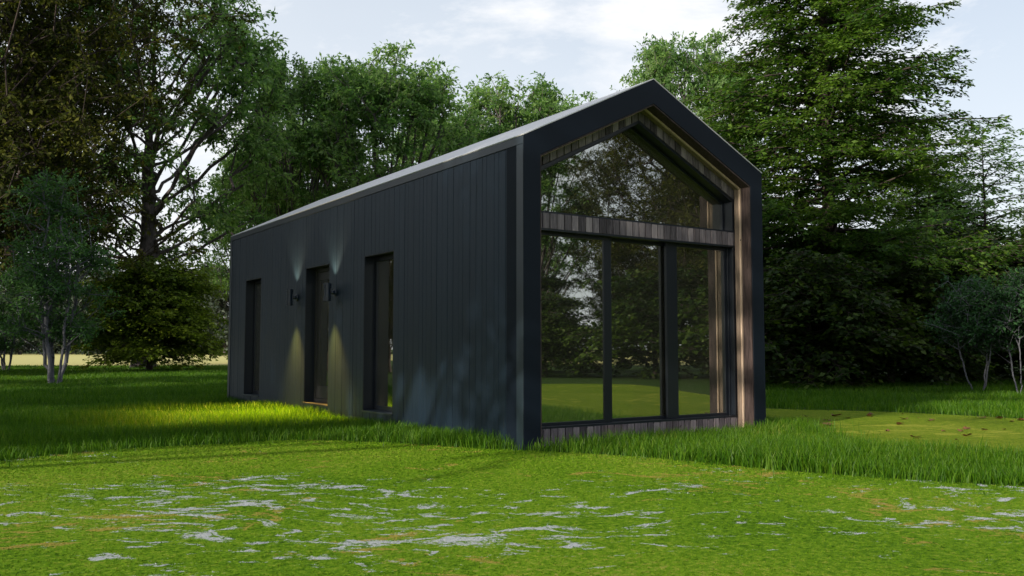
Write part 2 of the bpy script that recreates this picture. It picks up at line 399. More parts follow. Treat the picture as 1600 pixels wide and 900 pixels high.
# structural walls (behind the boards)
w = MB()
for a0, a1, op in [(.30, wins[0][0], 0)]+[(wins[0][1], wins[1][0], 0), (wins[1][1], wins[2][0], 0), (wins[2][1], HL, 0)]:
    w.box(.0205, .24, a0, a1, 0, HH-.083)
for a0, a1 in wins:
    w.box(.0205, .24, a0, a1, 0, WZ0-.002); w.box(.0205, .24, a0, a1, WZ1+.002, HH-.083)
w.box(HW-.24, HW-.004, .30, HL, 0, HH-.083)
w.prism_y([(.24, 0), (HW-.24, 0), (HW-.24, HH-.1), (HW/2, HR-.16), (.24, HH-.1)], HL-.24, HL)
w.build('wall', M['boards'], cab)
i_ = MB(); i_.box(.241, .262, .45, HL-.262, .152, HH-.16); 
# inner lining is cut round the windows
i_ = MB()
seg = [.45]+[v for w_ in wins for v in w_]+[HL-.262]
for k in range(len(seg)-1):
    if k % 2 == 0: i_.box(.241, .262, seg[k], seg[k+1], .152, HH-.2)
    else:
        i_.box(.241, .262, seg[k], seg[k+1], WZ1, HH-.2)
i_.box(HW-.262, HW-.241, .45, HL-.262, .152, HH-.2)
i_.box(.262, HW-.262, HL-.262, HL-.241, .152, HH-.2)
i_.build('inner_lining', M['inside'], cab)
fl = MB(); fl.box(.262, HW-.262, .46, HL-.262, .02, .15); fl.build('floor_slab', M['inside_floor'], cab)
part = MB(); part.box(.262, HW-.262, 6.2, 6.3, .151, HH-.25); part.build('partition_wall', M['inside'], cab)
ct = MB(); ct.box(.45, 1.9, 5.55, 6.19, .151, 1.05); ct.box(.42, 1.93, 5.52, 6.195, 1.052, 1.09); ct.build('kitchen_counter', M['inside'], cab, bevel=.004)
# front frame: legs and rafters as one portal
def portal(mb, out, inn, y0, y1):
    n = len(mb.v); k = len(out)
    for P_ in (out, inn):
        for y in (y0, y1): mb.v += [(x, y, z) for x, z in P_]
    o0, o1, i0, i1 = n, n+k, n+2*k, n+3*k
    for i in range(k-1):
        mb.f += [(o0+i, i0+i, i0+i+1, o0+i+1), (o1+i, o1+i+1, i1+i+1, i1+i), (o0+i, o0+i+1, o1+i+1, o1+i), (i0+i, i1+i, i1+i+1, i0+i+1)]
    for i in (0, k-1): mb.f.append((o0+i, o1+i, i1+i, i0+i))
OUT = [(-.004, 0), (-.004, HH), (HW/2, HR), (HW, HH), (HW, 0)]
INN = [(FW_, 0), (FW_, zi), (HW/2, Ri), (HW-FW_, zi), (HW-FW_, 0)]
pf = MB(); portal(pf, OUT, INN, 0, .30); fr_ = pf.build('front_frame', M['frame'], cab, bevel=.003)
tb = MB(); tb.box(-.009, -.0045, .004, .117, 0, HH-.083); tb.box(-.009, .019, .004, HL, HH-.081, HH-.004)
tb.box(-.009, .019, HL-.116, HL+.004, 0, HH-.083); tb.build('corner_trim', M['trim'], cab, bevel=.0015)
# roof slabs
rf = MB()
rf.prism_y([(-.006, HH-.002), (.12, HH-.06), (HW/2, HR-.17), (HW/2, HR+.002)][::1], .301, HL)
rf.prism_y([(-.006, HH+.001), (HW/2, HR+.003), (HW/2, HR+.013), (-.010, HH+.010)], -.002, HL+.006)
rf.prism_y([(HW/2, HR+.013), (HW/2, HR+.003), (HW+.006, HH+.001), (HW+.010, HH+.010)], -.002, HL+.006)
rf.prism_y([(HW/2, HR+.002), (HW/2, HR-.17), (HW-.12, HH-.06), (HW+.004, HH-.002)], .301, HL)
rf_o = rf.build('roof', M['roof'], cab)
sm = MB()
sl = (HR-HH)/(HW/2); 
# timber lining of the frame's inside, in two board courses
def lining(name, y0, y1, t, mat):
    mb = MB()
    INN2 = [(FW_+t, 0), (FW_+t, zi-t*.8), (HW/2, Ri-t*1.1), (HW-FW_-t, zi-t*.8), (HW-FW_-t, 0)]
    I1 = [(FW_+.001, 0), (FW_+.001, zi-.001), (HW/2, Ri-.001), (HW-FW_-.001, zi-.001), (HW-FW_-.001, 0)]
    portal(mb, I1, INN2, y0, y1)
    return mb.build(name, mat, cab, bevel=.0015)
l1 = lining('reveal_board', .006, .134, .016, M['wood_brown']); l1['label'] = 'brown outer reveal board inside the front frame'
l2 = lining('reveal_board', .139, .161, .030, M['wood_warm']); l2['label'] = 'thin batten between the reveal boards, coloured bright as if sunlit'
l3 = lining('reveal_board', .166, .238, .018, M['wood_mid']); l3['label'] = 'pale inner reveal board beside the glazing'
# timber face boards
OZ0, BZ0, BZ1 = .168, 2.174, 2.330      # door opening bottom, band bottom/top
GZS, GZP = 2.715, 3.46                  # gable glazing outline at its sides and peak
def gz(x, zs, zp):                      # height of a gable line at x
    k = 1-abs(x-HW/2)/(HW/2-FW_); return zs+(zp-zs)*k
def face(name, fn, y0=PW, y1=PW+.022, w=.0925):
    mb = MB(); rnd = []; x = FW_+.017; r = random.Random(len(name))
    while x < HW-FW_-.017-1e-4:
        b = min(x+w, HW-FW_-.017)
        xm0, xm1 = x+.0055, b-.0055; j = r.uniform(0, .004)
        n0 = len(mb.f); fn(mb, xm0, xm1, y0+j, y1); rnd += [r.random()]*(len(mb.f)-n0); x = b
    o = mb.build(name, M['wood'], cab, bevel=.002)
    q = o.data.attributes.new('rnd', 'FLOAT', 'FACE'); q.data.foreach_set('value', rnd); return o
def gable_fn(mb, a, b, y0, y1):
    pts = [a, b] if not (a < HW/2 < b) else [a, HW/2, b]
    low = [(x, gz(x, GZS, GZP)) for x in pts]; up = [(x, gz(x, zi, Ri)-.004) for x in reversed(pts)]
    mb.prism_y(low+up, y0, y1)
face('gable_boards', gable_fn)
face('band_boards', lambda mb, a, b, y0, y1: mb.box(a, b, y0, y1, BZ0, BZ1))
face('base_boards', lambda mb, a, b, y0, y1: mb.box(a, b, y0, y1, .0, OZ0))
bk = MB(); bk.box(FW_+.02, HW-FW_-.02, PW+.0225, .46, .001, OZ0-.012); bk.build('base_backing', M['joinery'], cab)
bk = MB(); bk.box(FW_+.02, HW-FW_-.02, PW+.0225, .46, BZ0+.012, BZ1-.012); bk.build('band_backing', M['joinery'], cab)
bk = MB(); bk.prism_y([(FW_+.02, GZS+.012), (HW/2, GZP+.012), (HW-FW_-.02, GZS+.012), (HW-FW_-.02, zi+.1), (HW/2, Ri+.1), (FW_+.02, zi+.1)], PW+.0225, .46)
bk.build('gable_backing', M['joinery'], cab)
# deep metal reveals of the two glazed openings
XL, XR = FW_+.018, HW-FW_-.018
gw = empty('gable_window'); gw.parent = cab
GY = .405
g = MB()
k = [(XL, BZ1), (XL, GZS), (HW/2, GZP), (XR, GZS), (XR, BZ1)]
t_ = .030
ki = [(XL+t_, BZ1+.001), (XL+t_, GZS-.02), (HW/2, GZP-.034), (XR-t_, GZS-.02), (XR-t_, BZ1+.001)]
portal(g, k, ki, PW+.006, GY-.015)
g.box(XL, XR, PW+.004, GY-.015, BZ1-.011, BZ1+.018)
g.build('frame', M['joinery'], gw)
g = MB()
k2 = [(XL+.012, BZ1+.001), (XL+.012, GZS-.012), (HW/2, GZP-.020), (XR-.012, GZS-.012), (XR-.012, BZ1+.001)]
k3 = [(XL+.055, BZ1+.001), (XL+.055, GZS-.036), (HW/2, GZP-.062), (XR-.055, GZS-.036), (XR-.055, BZ1+.001)]
portal(g, k2, k3, GY-.03, GY+.03); g.box(XL+.056, XR-.056, GY-.028, GY+.028, BZ1-.01, BZ1+.034)
g.build('inner_frame', M['joinery'], gw)
g = MB(); g.prism_y([(XL+.05, BZ1+.03), (XR-.05, BZ1+.03), (XR-.05, GZS-.03), (HW/2, GZP-.055), (XL+.05, GZS-.03)], GY-.004, GY+.004)
g.build('pane', M['glass'], gw)
sd = empty('sliding_door'); sd.parent = cab
g = MB()
g.box(XL, XR, PW+.004, GY+.05, OZ0-.012, OZ0+.022); g.box(XL, XR, PW+.004, GY+.05, BZ0-.022, BZ0+.010)
g.box(XL, XL+.03, PW+.006, GY+.05, OZ0+.023, BZ0-.023); g.box(XR-.03, XR, PW+.006, GY+.05, OZ0+.023, BZ0-.023)
g.box(XR-.05, XR-.031, .31, .335, OZ0+.023, BZ0-.023)
g.build('frame', M['joinery'], sd, bevel=.002)
panels = [(XL+.03, 1.362, .345, .058, .103), (1.335, 2.262, .395, .05, .05), (2.168, XR-.045, .345, .165, .05)]
for (a, b, y, s0, s1) in panels:
    g = MB()
    g.box(a, a+s0, y-.018, y+.018, OZ0+.023, BZ0-.023); g.box(b-s1, b, y-.018, y+.018, OZ0+.023, BZ0-.023)
    g.box(a+s0, b-s1, y-.018, y+.018, OZ0+.023, OZ0+.052); g.box(a+s0, b-s1, y-.018, y+.018, BZ0-.058, BZ0-.023)
    fo = g.build('door_panel', M['joinery'], sd, bevel=.002)
    g = MB(); g.box(a+s0-.004, b-s1+.004, y-.004, y+.004, OZ0+.048, BZ0-.054); g.build('pane', M['glass'], sd)

# side windows and entrance door
def side_window(a0, a1, door=False):
    e = empty('entrance_door' if door else 'side_window'); e.parent = cab
    mt = M['door_grey'] if door else M['joinery']
    g = MB()                                 # metal reveal
    g.box(.003, .20, a0-.001, a0+.012, WZ0+.012, WZ1-.012); g.box(.003, .20, a1-.012, a1+.001, WZ0+.012, WZ1-.012); g.box(.003, .20, a0-.001, a1+.001, WZ1-.011, WZ1+.001)
    g.build('reveal', M['joinery'], e)
    g = MB(); g.box(-.012, .20, a0+.002, a1-.002, WZ0-.008, WZ0+.011); g.build('sill', M['trim'] if not door else M['door_grey'], e, bevel=.002)
    x0, x1 = .15, .198; f = .055
    g = MB(); g.box(x0, x1, a0+.013, a0+.013+f, WZ0+.013, WZ1-.013); g.box(x0, x1, a1-.013-f, a1-.013, WZ0+.013, WZ1-.013)
    g.box(x0+.002, x1, a0+.013+f, a1-.013-f, WZ0+.013, WZ0+.013+f); g.box(x0+.002, x1, a0+.013+f, a1-.013-f, WZ1-.013-f, WZ1-.013)
    g.build('frame', M['joinery'] if not door else mt, e, bevel=.003)
    b0, b1, c0, c1 = a0+.013+f+.003, a1-.013-f-.003, WZ0+.013+f+.003, WZ1-.016-f
    if door:
        s_, lo, hi = .10, .18, .12
        g = MB(); g.box(x0+.012, x1-.004, b0, b0+s_, c0, c1); g.box(x0+.012, x1-.004, b1-s_, b1, c0, c1)
        g.box(x0+.012, x1-.004, b0+s_, b1-s_, c0, c0+lo); g.box(x0+.012, x1-.004, b0+s_, b1-s_, c1-hi, c1)
        lf = g.build('door_leaf', mt, e, bevel=.004)
        g = MB(); g.cyl((x0+.012, b0+.05, 1.02), .011, .011, -.05, 14, 'x'); g.cyl((x0-.036, b0+.04, 1.02), .010, .010, .12, 14, 'y'); g.cyl((x0+.011, b0+.05, 1.02), .026, .026, -.008, 20, 'x')
        h = g.build('handle', M['steel'], e, smooth=True)
        b0 += s_-.004; b1 -= s_-.004; c0 += lo-.004; c1 -= hi-.004
    g = MB(); g.box(.176, .184, b0-.002, b1+.002, c0-.002, c1+.002); g.build('pane', M['glass'], e)
for i, (a0, a1) in enumerate(wins): side_window(a0, a1, i == 1)

# ------------------------------------------------------------------ wall lamps
def make_lamp(y, label):
    z = 1.735; ax = -.115
    e = empty('wall_lamp', (0, y, z), 0, label, 'wall lamp', 'wall lamps beside the entrance door')
    g = MB(); g.cyl((0, 0, 0), .052, .052, -.018, 28, 'x'); g.cyl((-.018, 0, 0), .030, .022, -.05, 20, 'x')
    g.build('wall_mount', M['lamp_metal'], e, smooth=True)
    g = MB()
    R0, R1, hh = .043, .037, .125
    n = len(g.v); g.cyl((ax, 0, -hh), R0, R0, 2*hh, 32, cap0=False, cap1=False); g.cyl((ax, 0, -hh), R1, R1, 2*hh, 32, cap0=False, cap1=False)
    for zz in (-hh, hh):                                     # annular rims
        b = len(g.v)
        for rr in (R1, R0):
            for i in range(32): a = 2*pi*i/32; g.v.append((ax+rr*cos(a), rr*sin(a), zz))
        for i in range(32): j = (i+1) % 32; g.f.append((b+i, b+j, b+32+j, b+32+i))
    g.cyl((ax, 0, -.05), R1, R1, .1, 32)
    bd = g.build('lamp_body', M['lamp_metal'], e, smooth=True)
    for s in (-1, 1):
        for q in (.062, .086, .110):
            g = MB(); n = 0
            for rr, zz in ((.0375, -.007), (.056, -.007), (.056, .007), (.0375, .007)):
                for i in range(32): a = 2*pi*i/32; g.v.append((ax+rr*cos(a), rr*sin(a), s*q+zz))
            for b in range(4):
                for i in range(32):
                    j = (i+1) % 32; c = (b+1) % 4; g.f.append((b*32+i, c*32+i, c*32+j, b*32+j))
            g.build('cooling_ring', M['lamp_metal'], e)
    for s in (-1, 1):
        g = MB(); g.cyl((ax, 0, s*.052-.003), .03, .03, .006, 24); g.build('bulb', M['bulb'], e)
        ld = bpy.data.lights.new('lamp_light', 'SPOT'); lo = bpy.data.objects.new('lamp_light', ld); C.objects.link(lo); lo.parent = e
        lo.location = (ax, 0, s*.118); lo.rotation_euler = (0, radians(24), 0) if s < 0 else (pi, 0, 0)
        ld.energy = 1150 if s < 0 else 60; ld.spot_size = radians(88 if s < 0 else 84); ld.spot_blend = .75; ld.shadow_soft_size = .02; ld.color = (1, .56, .09) if s < 0 else (1, .74, .40)
    return e
make_lamp(4.566, 'black up-and-down wall lamp right of the entrance door, nearer the glass gable')
make_lamp(6.043, 'black up-and-down wall lamp left of the entrance door, nearer the far corner')

# ------------------------------------------------------------------ vegetation generators
def unit(v): return v/np.maximum(np.linalg.norm(v, axis=-1, keepdims=True), 1e-9)

def tubes(P0, P1, R0, R1, k=5):
    d = unit(P1-P0); up = np.where(np.abs(d[:, 2:3]) > .9, np.array([[1., 0, 0]]), np.array([[0, 0, 1.]]))
    a = unit(np.cross(d, up)); b = np.cross(d, a); n = len(P0)
    ang = np.arange(k)*2*pi/k
    ring = a[:, None]*np.cos(ang)[None, :, None]+b[:, None]*np.sin(ang)[None, :, None]
    V = np.concatenate([P0[:, None]+ring*R0[:, None, None], P1[:, None]+ring*R1[:, None, None]], 1)   # n,2k,3
    i = np.arange(k); j = (i+1) % k
    F = np.stack([i, j, j+k, i+k], 1)[None]+(np.arange(n)*2*k)[:, None, None]
    return V.reshape(-1, 3), F.reshape(-1, 4)

def leaves(P, D, size, rs, wr=.45, up=1.0, jit=.6):
    n = len(P); D = unit(D)
    nn = np.array([[0, 0, up]])+rs.normal(0, jit, (n, 3)); nn = nn-D*(nn*D).sum(1, keepdims=True); nn = unit(nn)
    s = np.cross(D, nn); L_ = size[:, None]
    mid = P+D*L_*.48-nn*L_*.0
    V = np.stack([P, mid+s*L_*wr*.5+nn*L_*.07, P+D*L_-nn*L_*.06, mid-s*L_*wr*.5+nn*L_*.07], 1)
    F = np.arange(n*4).reshape(n, 4)
    return V.reshape(-1, 3), F

def join(parts):
    V = []; F = []; o = 0
    for v, f in parts: V.append(v); F.append(f+o); o += len(v)
    return np.concatenate(V), np.concatenate(F)

def grow(tips, trunk, rs, alpha=.25, step=.5, jit=.06, asc=.35, limbs=()):
    """join every tip to the cheapest point of the wood grown so far; returns nodes, parents, tip ids"""
    mx = 200+len(limbs)*12+len(tips)*14
    P = np.zeros((mx, 3)); par = -np.ones(mx, int); pl = np.zeros(mx); dr = np.zeros((mx, 3)); dr[:, 2] = 1
    n = 0
    for c in trunk if isinstance(trunk[0], list) else [trunk]:
        prev = -1
        for q in c:
            P[n] = q; par[n] = prev
            if prev >= 0:
                pl[n] = pl[prev]+np.linalg.norm(P[n]-P[prev]); dr[n] = unit(P[n]-P[prev])
            prev = n; n += 1
    for c in limbs:
        prev = int(np.argmin(np.linalg.norm(P[:n]-c[0], axis=1)+(P[:n, 2] > c[0][2])*.5))
        for q in c[1:]:
            P[n] = q; par[n] = prev; pl[n] = pl[prev]*.6+np.linalg.norm(P[n]-P[prev]); dr[n] = unit(P[n]-P[prev]); prev = n; n += 1
    T0 = P[:n].copy()
    dist = np.array([np.min(np.linalg.norm(T0-t, axis=1)) for t in tips])
    ids = []
    for ti in np.argsort(dist):
        t = tips[ti]; d = np.linalg.norm(P[:n]-t, axis=1)
        cost = d+alpha*pl[:n]+1.4*np.maximum(0, P[:n, 2]-t[2]+asc*d)
        j = int(np.argmin(cost)); D = d[j]; k = max(1, min(10, int(D/step)))
        p0 = P[j].copy(); c1 = p0+dr[j]*D*.35; prev = j
        for q in range(1, k+1):
            u = q/k; x = (1-u)**2*p0+2*u*(1-u)*(c1)+u*u*t
            if q < k: x = x+rs.normal(0, jit*min(D, 2), 3)
            P[n] = x; par[n] = prev; pl[n] = pl[prev]+np.linalg.norm(x-P[prev]); dr[n] = unit(x-P[prev]); prev = n; n += 1
        ids.append(prev)
    return P[:n], par[:n], np.array(ids), dr[:n]

def broadleaf(name, h, z0, prof, rad_trunk, ntips, leaf, rs, lmat, bmat, nclump=60, twig=.55, per=26, stems=1, spread=.0, shell=.55, droop=.35, wr=.45, label=None, cat='tree', group=None, loc=(0,0,0), rz=0, alpha=.25, trunk_to=.8, clump_r=.7, topw=0, asc=.35, jit=.06, rexp=.46, nlimb=0, lz=(.2, .8), lel=(30, 60)):
    # crown sample points
    cl = []
    while len(cl) < nclump:
        t = rs.uniform(0, 1); r = prof(t); 
        if rs.uniform() > r/prof_max(prof)*(t**topw): continue
        a = rs.uniform(0, 2*pi); q = r*(shell+(1-shell)*rs.uniform()) if rs.uniform() < .72 else r*sqrt(rs.uniform())
        cl.append((q*cos(a), q*sin(a), z0+t*(h-z0)))
    cl = np.array(cl); idx = rs.randint(0, nclump, ntips)
    sg = clump_r*rs.uniform(.6, 1.4, nclump)[idx]
    tips = cl[idx]+rs.normal(0, 1, (ntips, 3))*sg[:, None]*np.array([1, 1, .6])
    tips[:, 2] = np.clip(tips[:, 2], z0*.85, h*1.02)
    trunks = []
    for s in range(stems):
        a = 2*pi*s/stems+rs.uniform(-.4, .4); q = []
        for i in range(14):
            u = i/13; out_ = spread*(u**.7)
            q.append(np.array([cos(a)*(.08*(stems > 1)+out_)+rs.normal(0, .012)*h*.35*(u > 0), sin(a)*(.08*(stems > 1)+out_)+rs.normal(0, .012)*h*.35*(u > 0), u*h*trunk_to*(1 if stems == 1 or s == 0 else rs.uniform(.55, .9))]))
        zz = sorted(x[2] for x in q)
        for x, z_ in zip(q, zz): x[2] = z_
        trunks.append(q)
    limbs = []
    for i in range(nlimb):
        u = (i+.5)/nlimb; zb = h*(lz[0]+(lz[1]-lz[0])*u**1.1); az = i*2.399+rs.uniform(-.4, .4); el = radians(lel[0]+(lel[1]-lel[0])*u+rs.uniform(-7, 7))
        r_ = .3
        while r_ < 12:
            zz = zb+r_*math.tan(el); t = (zz-z0)/(h-z0)
            if t > .93 or (t > 0 and r_ > prof(max(0, t))*.84) or r_ > prof_max(prof)*.86: break
            r_ += .15
        tx = np.array([np.interp(zb, [q[2] for q in trunks[0]], [q[k] for q in trunks[0]]) for k in (0, 1)]); ch = []
        for k in range(10):
            v = k/9; w_ = .10*r_*v*(1-v); ch.append(np.array([tx[0]+cos(az+.12*v)*r_*v, tx[1]+sin(az+.12*v)*r_*v, zb+r_*math.tan(el)*(v**1.25)])+rs.normal(0, .05, 3)*(k > 0))
        limbs.append(ch)
    P, par, ids, dr = grow(tips, trunks, rs, alpha=alpha, step=.45*max(1, h/9), asc=asc, jit=jit, limbs=limbs)
    cnt = np.zeros(len(P)); cnt[ids] = 1
    for i in range(len(P)-1, 0, -1):
        if par[i] >= 0: cnt[par[i]] += cnt[i]
    cnt = np.maximum(cnt, .5)
    R = rad_trunk*(cnt/ (ntips/stems))**rexp; R = np.clip(R, .006, rad_trunk)
    e = np.where(par >= 0)[0]
    P0, P1, R0, R1 = P[par[e]], P[e], R[par[e]], R[e]
    R0 = np.minimum(R0, R1*1.35+.004)
    base = P0[:, 2] < .02*h; R0[base] *= 1.5
    thick = R1 > .03
    parts = [tubes(P0[thick], P1[thick], R0[thick], R1[thick], 8), tubes(P0[~thick], P1[~thick], R0[~thick], R1[~thick], 4)]
    # twigs
    nt_ = 5; T = np.repeat(P[ids], nt_, 0); TD = unit(np.repeat(dr[ids], nt_, 0)*.5+rs.normal(0, 1, (len(T), 3))*np.array([1, 1, .6]))
    TL = twig*rs.uniform(.5, 1.2, len(T)); TE = T+TD*TL[:, None]; TE[:, 2] -= droop*TL*.4
    parts.append(tubes(T, TE, np.full(len(T), .0045), np.full(len(T), .003), 3))
    V, F = join(parts)
    root = empty(name, loc, rz, label, cat, group)
    quad_mesh('trunk', V, F, bmat, root, smooth=True)
    m = max(2, per//nt_)
    u = np.tile(np.linspace(.15, 1.05, m), len(T))
    A = np.repeat(T, m, 0); B = np.repeat(TE, m, 0); LP = A+(B-A)*u[:, None]+rs.normal(0, .03, (len(A), 3))
    LD = unit(B-A)+rs.normal(0, .75, (len(A), 3)); LD[:, 2] -= droop
    sz = leaf*rs.uniform(.65, 1.25, len(LP))
    V, F = leaves(LP, LD, sz, rs, wr)
    quad_mesh('crown', V, F, lmat, root, rnd=np.clip(np.repeat(rs.uniform(0, .5, len(T)), m)+rs.uniform(0, .5, len(LP)), 0, 1))
    return root
def prof_max(p): return max(p(i/20) for i in range(21))

def layered(name, h, z0, prof, rad_trunk, nbr, leaf, rs, lmat, bmat, up=.25, droop=.35, step=.22, lstep=.6, wr=.4, stems=1, label=None, cat='tree', group=None, loc=(0,0,0), rz=0, sub=.42, thin=0):
    tz = np.linspace(0, h, 16); TX = np.cumsum(rs.normal(0, .012*h/9, (16, 2)), 0)*(tz/h)[:, None]
    T = np.column_stack([TX, tz]); wood = []
    R_ = rad_trunk*(1-tz/h*.93); wood.append(tubes(T[:-1], T[1:], R_[:-1], R_[1:], 9))
    LPs = []; LDs = []; LS = []; LR = []; S0 = []; S1 = []
    g = rs.uniform(0, 6)
    for i in range(nbr):
        t = np.clip((i+.5)/nbr+rs.normal(0, .01), 0, 1); t = t**.82
        z = z0+t*(h-z0); g += 2.399+rs.normal(0, .25)
        Lb = max(.25, prof(t)*rs.uniform(.72, 1.12))
        c = np.array([np.interp(z, tz, T[:, 0]), np.interp(z, tz, T[:, 1]), z])
        k = 9; s = np.linspace(0, 1, k); upb = up*rs.uniform(.1, 1.9)+.5*max(0, t-.6); dp = droop*rs.uniform(.7, 1.3)
        az = g+np.cumsum(rs.normal(0, .05, k))
        B = c+np.column_stack([np.cos(az)*s*Lb, np.sin(az)*s*Lb, Lb*(upb*s-dp*s*s)])
        rb = max(.008, rad_trunk*.28*(Lb/prof_max(prof)))*(1-s*.85)
        wood.append(tubes(B[:-1], B[1:], rb[:-1], rb[1:], 4))
        ss = np.arange(.16, 1.0, step/Lb)
        brv = rs.uniform(0, .35)
        for side in (-1, 1):
            for q in ss:
                q = min(.999, q+rs.uniform(0, step/Lb*.6)); a = np.interp(q, s, az)+side*radians(rs.uniform(38, 68))*(1-.35*q)
                l = Lb*sub*(1-q)**.6*rs.uniform(.6, 1.1)+.22
                p = np.array([np.interp(q, s, B[:, 0]), np.interp(q, s, B[:, 1]), np.interp(q, s, B[:, 2])])
                e = p+np.array([cos(a)*l, sin(a)*l, l*rs.normal(-.14, .28)])
                S0.append(p); S1.append(e)
                n = max(3, int(l/(leaf*lstep))); uu = (np.arange(n)+rs.uniform(.2, .8, n))/n
                for sd in (-1, 1):
                    pos = p+(e-p)*uu[:, None]+rs.normal(0, .02+leaf*.12, (n, 3))
                    aa = a+sd*rs.uniform(.45, 1.15, n)
                    dz = rs.normal(-.25, .28, n)
                    LPs.append(pos); LDs.append(np.column_stack([np.cos(aa), np.sin(aa), dz])); LS.append(leaf*rs.uniform(.6, 1.25, n)*(1-.3*uu)); LR.append(np.clip(brv+rs.uniform(0, .65, n), 0, 1))
    S0 = np.array(S0); S1 = np.array(S1); wood.append(tubes(S0, S1, np.full(len(S0), .008), np.full(len(S0), .004), 3))
    V, F = join(wood); root = empty(name, loc, rz, label, cat, group)
    quad_mesh('trunk', V, F, bmat, root, smooth=True)
    V, F = leaves(np.concatenate(LPs), np.concatenate(LDs), np.concatenate(LS), rs, wr, jit=.45)
    quad_mesh('crown', V, F, lmat, root, rnd=np.concatenate(LR))
    return root

def place(src, x, y, rz, s, label, name=None, group=None, sz=None):
    c = copy_tree(src); c.location = (x, y, 0); c.rotation_euler = (0, 0, rz); c.scale = (s, s, sz or s)
    c['label'] = label
    if group: c['group'] = group
    elif 'group' in c: del c['group']
    if name: c.name = name
    return c

RS = np.random.RandomState
# tall tree with the visible trunk and the fan of limbs (left)
dome = lambda t: 5.6*(sin(pi*min(1, .10+t*.86))**.65)
x, y = at(226, 42)
tall = broadleaf('broadleaf_tree', 19.5, 5.0, lambda t: 6.3*(sin(pi*min(1, .20+t*.74))**.5), .42, 1500, .27, RS(3), M['leaf_green'], M['bark'], nclump=150, per=27, twig=.60, shell=.80, alpha=.10, trunk_to=.80, clump_r=.50, topw=.30, asc=.62, jit=.035, rexp=.50, nlimb=46, lz=(.22, .78), lel=(22, 62),
    label='tall tree with a dark straight trunk and open limbs, behind the round bush', loc=(x, y, 0), rz=1.2)
# round crowned tree whose branches fan out behind the roof
x, y = at(607, 50)
fan = broadleaf('broadleaf_tree', 17.2, 6.2, lambda t: 4.7*(sin(pi*min(1, .25+t*.66))**.6), .36, 1350, .26, RS(11), M['leaf_green'], M['bark'], nclump=115, per=30, twig=.60, shell=.80, alpha=.16, trunk_to=.36, clump_r=.55, topw=.9, asc=.72, jit=.035, rexp=.50, nlimb=34, lz=(.16, .34), lel=(38, 82),
    label='round-crowned tree with pale branches fanning out, rising behind the middle of the cabin roof', loc=(x, y, 0), rz=.3)
G2 = 'broadleaf trees behind the cabin'
fan['group'] = G2
def tr(src, px, D, py, s0, rz, label, name=None, group=G2, xy=1):
    x, y = at(px, D); h0 = {'tall': 20.2, 'fan': 17.8, 'lay': 18.6, 'low': 4.6}[s0]; s = ztop(py, D)/h0
    return place(src, x, y, rz, s*xy, label, name, group, s)
tr(fan, 462, 52, 88, 'fan', 2.1, 'dense dark tree between the tall trunked tree and the fan-branched tree, left behind the roof', xy=.78)
tr(fan, 480, 60, 190, 'fan', .2, 'low dense tree in front of the far end of the roof line', xy=1.0)
tr(fan, 400, 57, 215, 'fan', 4.0, 'lower tree filling the gap just left of the far end of the roof', xy=.78)
tr(fan, 795, 58, 122, 'fan', 4.4, 'round tree just left of the gable peak, its top above the roof slope', xy=1.0)
tr(fan, 890, 70, 150, 'fan', 5.2, 'small far crown peeping over the roof next to the gable peak')
tr(fan, 700, 66, 170, 'fan', 1.2, 'low tree behind the roof between the two round crowns', xy=.95)
tr(fan, 1085, 50, 50, 'fan', .9, 'pale green tree directly right of the gable peak', xy=.8)

# near dark tree overhanging from the left
x, y = at(-95, 30)
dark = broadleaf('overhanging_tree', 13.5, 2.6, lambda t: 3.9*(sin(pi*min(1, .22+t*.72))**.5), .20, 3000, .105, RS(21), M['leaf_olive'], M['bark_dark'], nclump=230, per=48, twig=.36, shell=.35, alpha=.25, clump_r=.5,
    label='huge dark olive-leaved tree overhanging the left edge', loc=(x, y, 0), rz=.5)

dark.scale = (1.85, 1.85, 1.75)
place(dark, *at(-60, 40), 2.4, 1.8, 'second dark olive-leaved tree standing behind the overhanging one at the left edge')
# big layered tree on the right
lay_prof = lambda t: 5.1*(1-t)**.58*(.94+.06*sin(t*21))*min(1, .8+t*3)+.15
x, y = at(1302, 26)
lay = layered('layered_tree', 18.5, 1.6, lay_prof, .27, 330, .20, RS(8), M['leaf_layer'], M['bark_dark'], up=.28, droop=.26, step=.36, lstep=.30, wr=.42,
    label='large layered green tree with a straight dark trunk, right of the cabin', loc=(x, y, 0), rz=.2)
lay.scale = (1, 1, 1)
G3 = 'layered trees on the right'
lay['group'] = G3
x, y = at(1545, 33)
layered('open_tree', 9.3, 2.0, lambda t: 2.6*(sin(pi*min(1, .25+t*.68))**.7), .10, 92, .22, RS(61), M['leaf_green'], M['bark_dark'], up=.35, droop=.3, step=.34, lstep=.7, wr=.45,
    label='open pale green tree with a thin trunk against the sky near the right edge', loc=(x, y, 0))
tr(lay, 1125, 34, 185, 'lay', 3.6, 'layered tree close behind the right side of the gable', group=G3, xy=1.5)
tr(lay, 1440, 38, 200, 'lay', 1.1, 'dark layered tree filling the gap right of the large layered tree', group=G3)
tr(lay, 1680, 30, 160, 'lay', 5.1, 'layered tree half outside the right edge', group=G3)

tr(lay, 1490, 37, 270, 'lay', 4.4, 'low dark layered tree between the large layered tree and the open tree', group=G3, xy=1.4)
